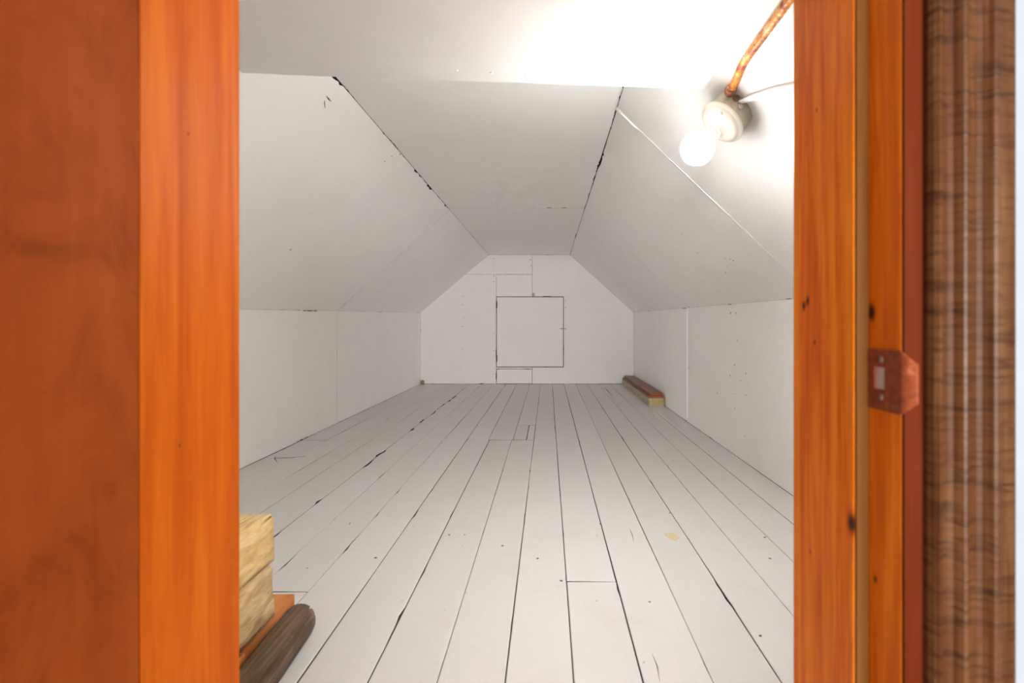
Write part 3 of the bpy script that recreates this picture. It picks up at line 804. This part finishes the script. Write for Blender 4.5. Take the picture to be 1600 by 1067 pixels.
# ------------------------------------------------------------------ offcuts behind the left jamb
def sawn_mat(name, a, b, c):
    t = NT(name); v = t.coord((22, 3, 9)); n1 = t.noise(v, 3.2, 5, 0.62, 1.2); n2 = t.noise(t.coord((60, 14, 60)), 2, 4)
    col = t.ramp(n1, [(0.30, a), (0.50, b), (0.66, c)])
    col = t.mix(t.math('MULTIPLY', t.math('SUBTRACT', n2, 0.55, clamp=True), 1.6, clamp=True), col, tuple(x * .55 for x in a))
    t.bump(t.math('ADD', n1, n2), .6, .004)
    return t.set(col, 0.75, spec=0.2)
M['timber1'] = sawn_mat('pale sawn timber', (.60, .36, .13), (.80, .57, .27), (.90, .71, .41))
M['timber2'] = sawn_mat('rough brown sawn timber', (.36, .21, .09), (.62, .42, .20), (.78, .60, .36))
M['orangeboard'] = wood('orange stained board', (.44, .13, .03), (.58, .20, .05), (.68, .32, .12), 'Y', rough=0.5, coat=0.1)
def rough_block(name, x0, x1, y0, y1, z0, z1, mat, amp, label, seed):
    bm = bmesh.new(); bm_box(bm, x0, x1, y0, y1, z0, z1)
    bmesh.ops.bevel(bm, geom=list(bm.edges), offset=.006, segments=2, affect='EDGES')
    bmesh.ops.subdivide_edges(bm, edges=[e for e in bm.edges if e.calc_length() > .03], cuts=9, use_grid_fill=True)
    for v in bm.verts:
        q = Vector((v.co.x * 16, v.co.y * 6, v.co.z * 14 + seed))
        dv = Vector((noise.noise(q), noise.noise(q + Vector((9, 2, 1))) * 1.2, noise.noise(q + Vector((3, 7, 5))))) * amp
        if v.co.z < z0 + .012 : dv.z = abs(dv.z) * .2
        if v.co.z > z1 - .012: dv.z = -abs(dv.z) * .6
        v.co += dv
    return tag(frombm(name, bm, mat, None, True), label, 'timber', group='timber offcuts behind the left jamb')
BXR = -.5485
ob1 = tag(box('stained_board', BXR - .10, BXR, .872, 1.054, .0012, .035, 'orangeboard', None, bevel=.0012), 'orange stained board on the floor under the timber blocks, its square end showing', 'board')
ob2 = tag(box('stained_board', -.65, -.539, .53, .867, .0012, .035, 'orangeboard', None, bevel=.003), 'short orange board end nearest the doorway under the timber blocks', 'board')
rough_block('timber_block', BXR - .105, BXR + .004, .515, .968, .0366, .143, 'timber2', .0045, 'rough brown sawn timber block at the bottom of the offcut stack', 3.1)
rough_block('timber_block', BXR - .105, BXR + .004, .52, .972, .1450, .243, 'timber1', .0030, 'pale sawn timber block lying on top of the offcut stack', 8.4)
# rounded dark rail
M['rail'] = wood('dark weathered brown rail', (.050, .028, .016), (.105, .065, .038), (.20, .135, .088), 'Y', rough=0.5, coat=0.05, mott=0.4, scale=1.6, grain=1.4)
bm = bmesh.new()
A = Vector((-.4955, .975, 0)); B = Vector((-.4690, .535, 0)); dr_ = (B - A).normalized(); sd = Vector((-dr_.y, dr_.x, 0))
sec = [(-.018, .0012), (.018, .0012), (.026, .006), (.0305, .016), (.0315, .028), (.030, .036), (.0288, .0375), (.0295, .039), (.0262, .0475), (.0225, .0505), (.0180, .0500), (.0195, .0555), (.010, .0605), (0, .062), (-.010, .0605), (-.019, .056), (-.026, .048), (-.0305, .037), (-.0315, .026), (-.0295, .014), (-.026, .006)]
rings = []
for k in range(31):
    q = k / 30
    s_ = 1.0 if 0 < k < 30 else .93
    c0 = A.lerp(B, q)
    rings.append([bm.verts.new(c0 + sd * x * s_ + Vector((0, 0, z * s_ + (1 - s_) * .03)) + dr_ * (0)) for x, z in sec])
for a, b in zip(rings, rings[1:]):
    for i in range(len(sec)): bm.faces.new((a[i], a[(i + 1) % len(sec)], b[(i + 1) % len(sec)], b[i]))
bm.faces.new(rings[0][::-1]); bm.faces.new(rings[-1])
tag(frombm('handrail_piece', bm, 'rail', None, True), 'dark brown rounded rail lying on the floor beside the offcuts', 'rail')

# crumb of debris in the far left corner
bm = bmesh.new()
bmesh.ops.create_icosphere(bm, subdivisions=3, radius=1.0)
c0 = Vector((XL + .030, YB - .030, .022))
for v in bm.verts:
    k = 1 + .45 * noise.noise(v.co * 2.3 + Vector((4, 1, 9)))
    v.co = c0 + Vector((v.co.x * .017 * k, v.co.y * .017 * k, max(v.co.z * .022 * k, -.021)))
t = NT('brown crumb'); M['crumb'] = t.set(t.ramp(t.noise(t.coord(), 90, 3), [(0.4, (.17, .12, .05)), (0.6, (.42, .35, .20))]), 0.9)
tag(frombm('debris_clump', bm, 'crumb', None, False), 'small brown clump of debris in the far left floor corner', 'debris')
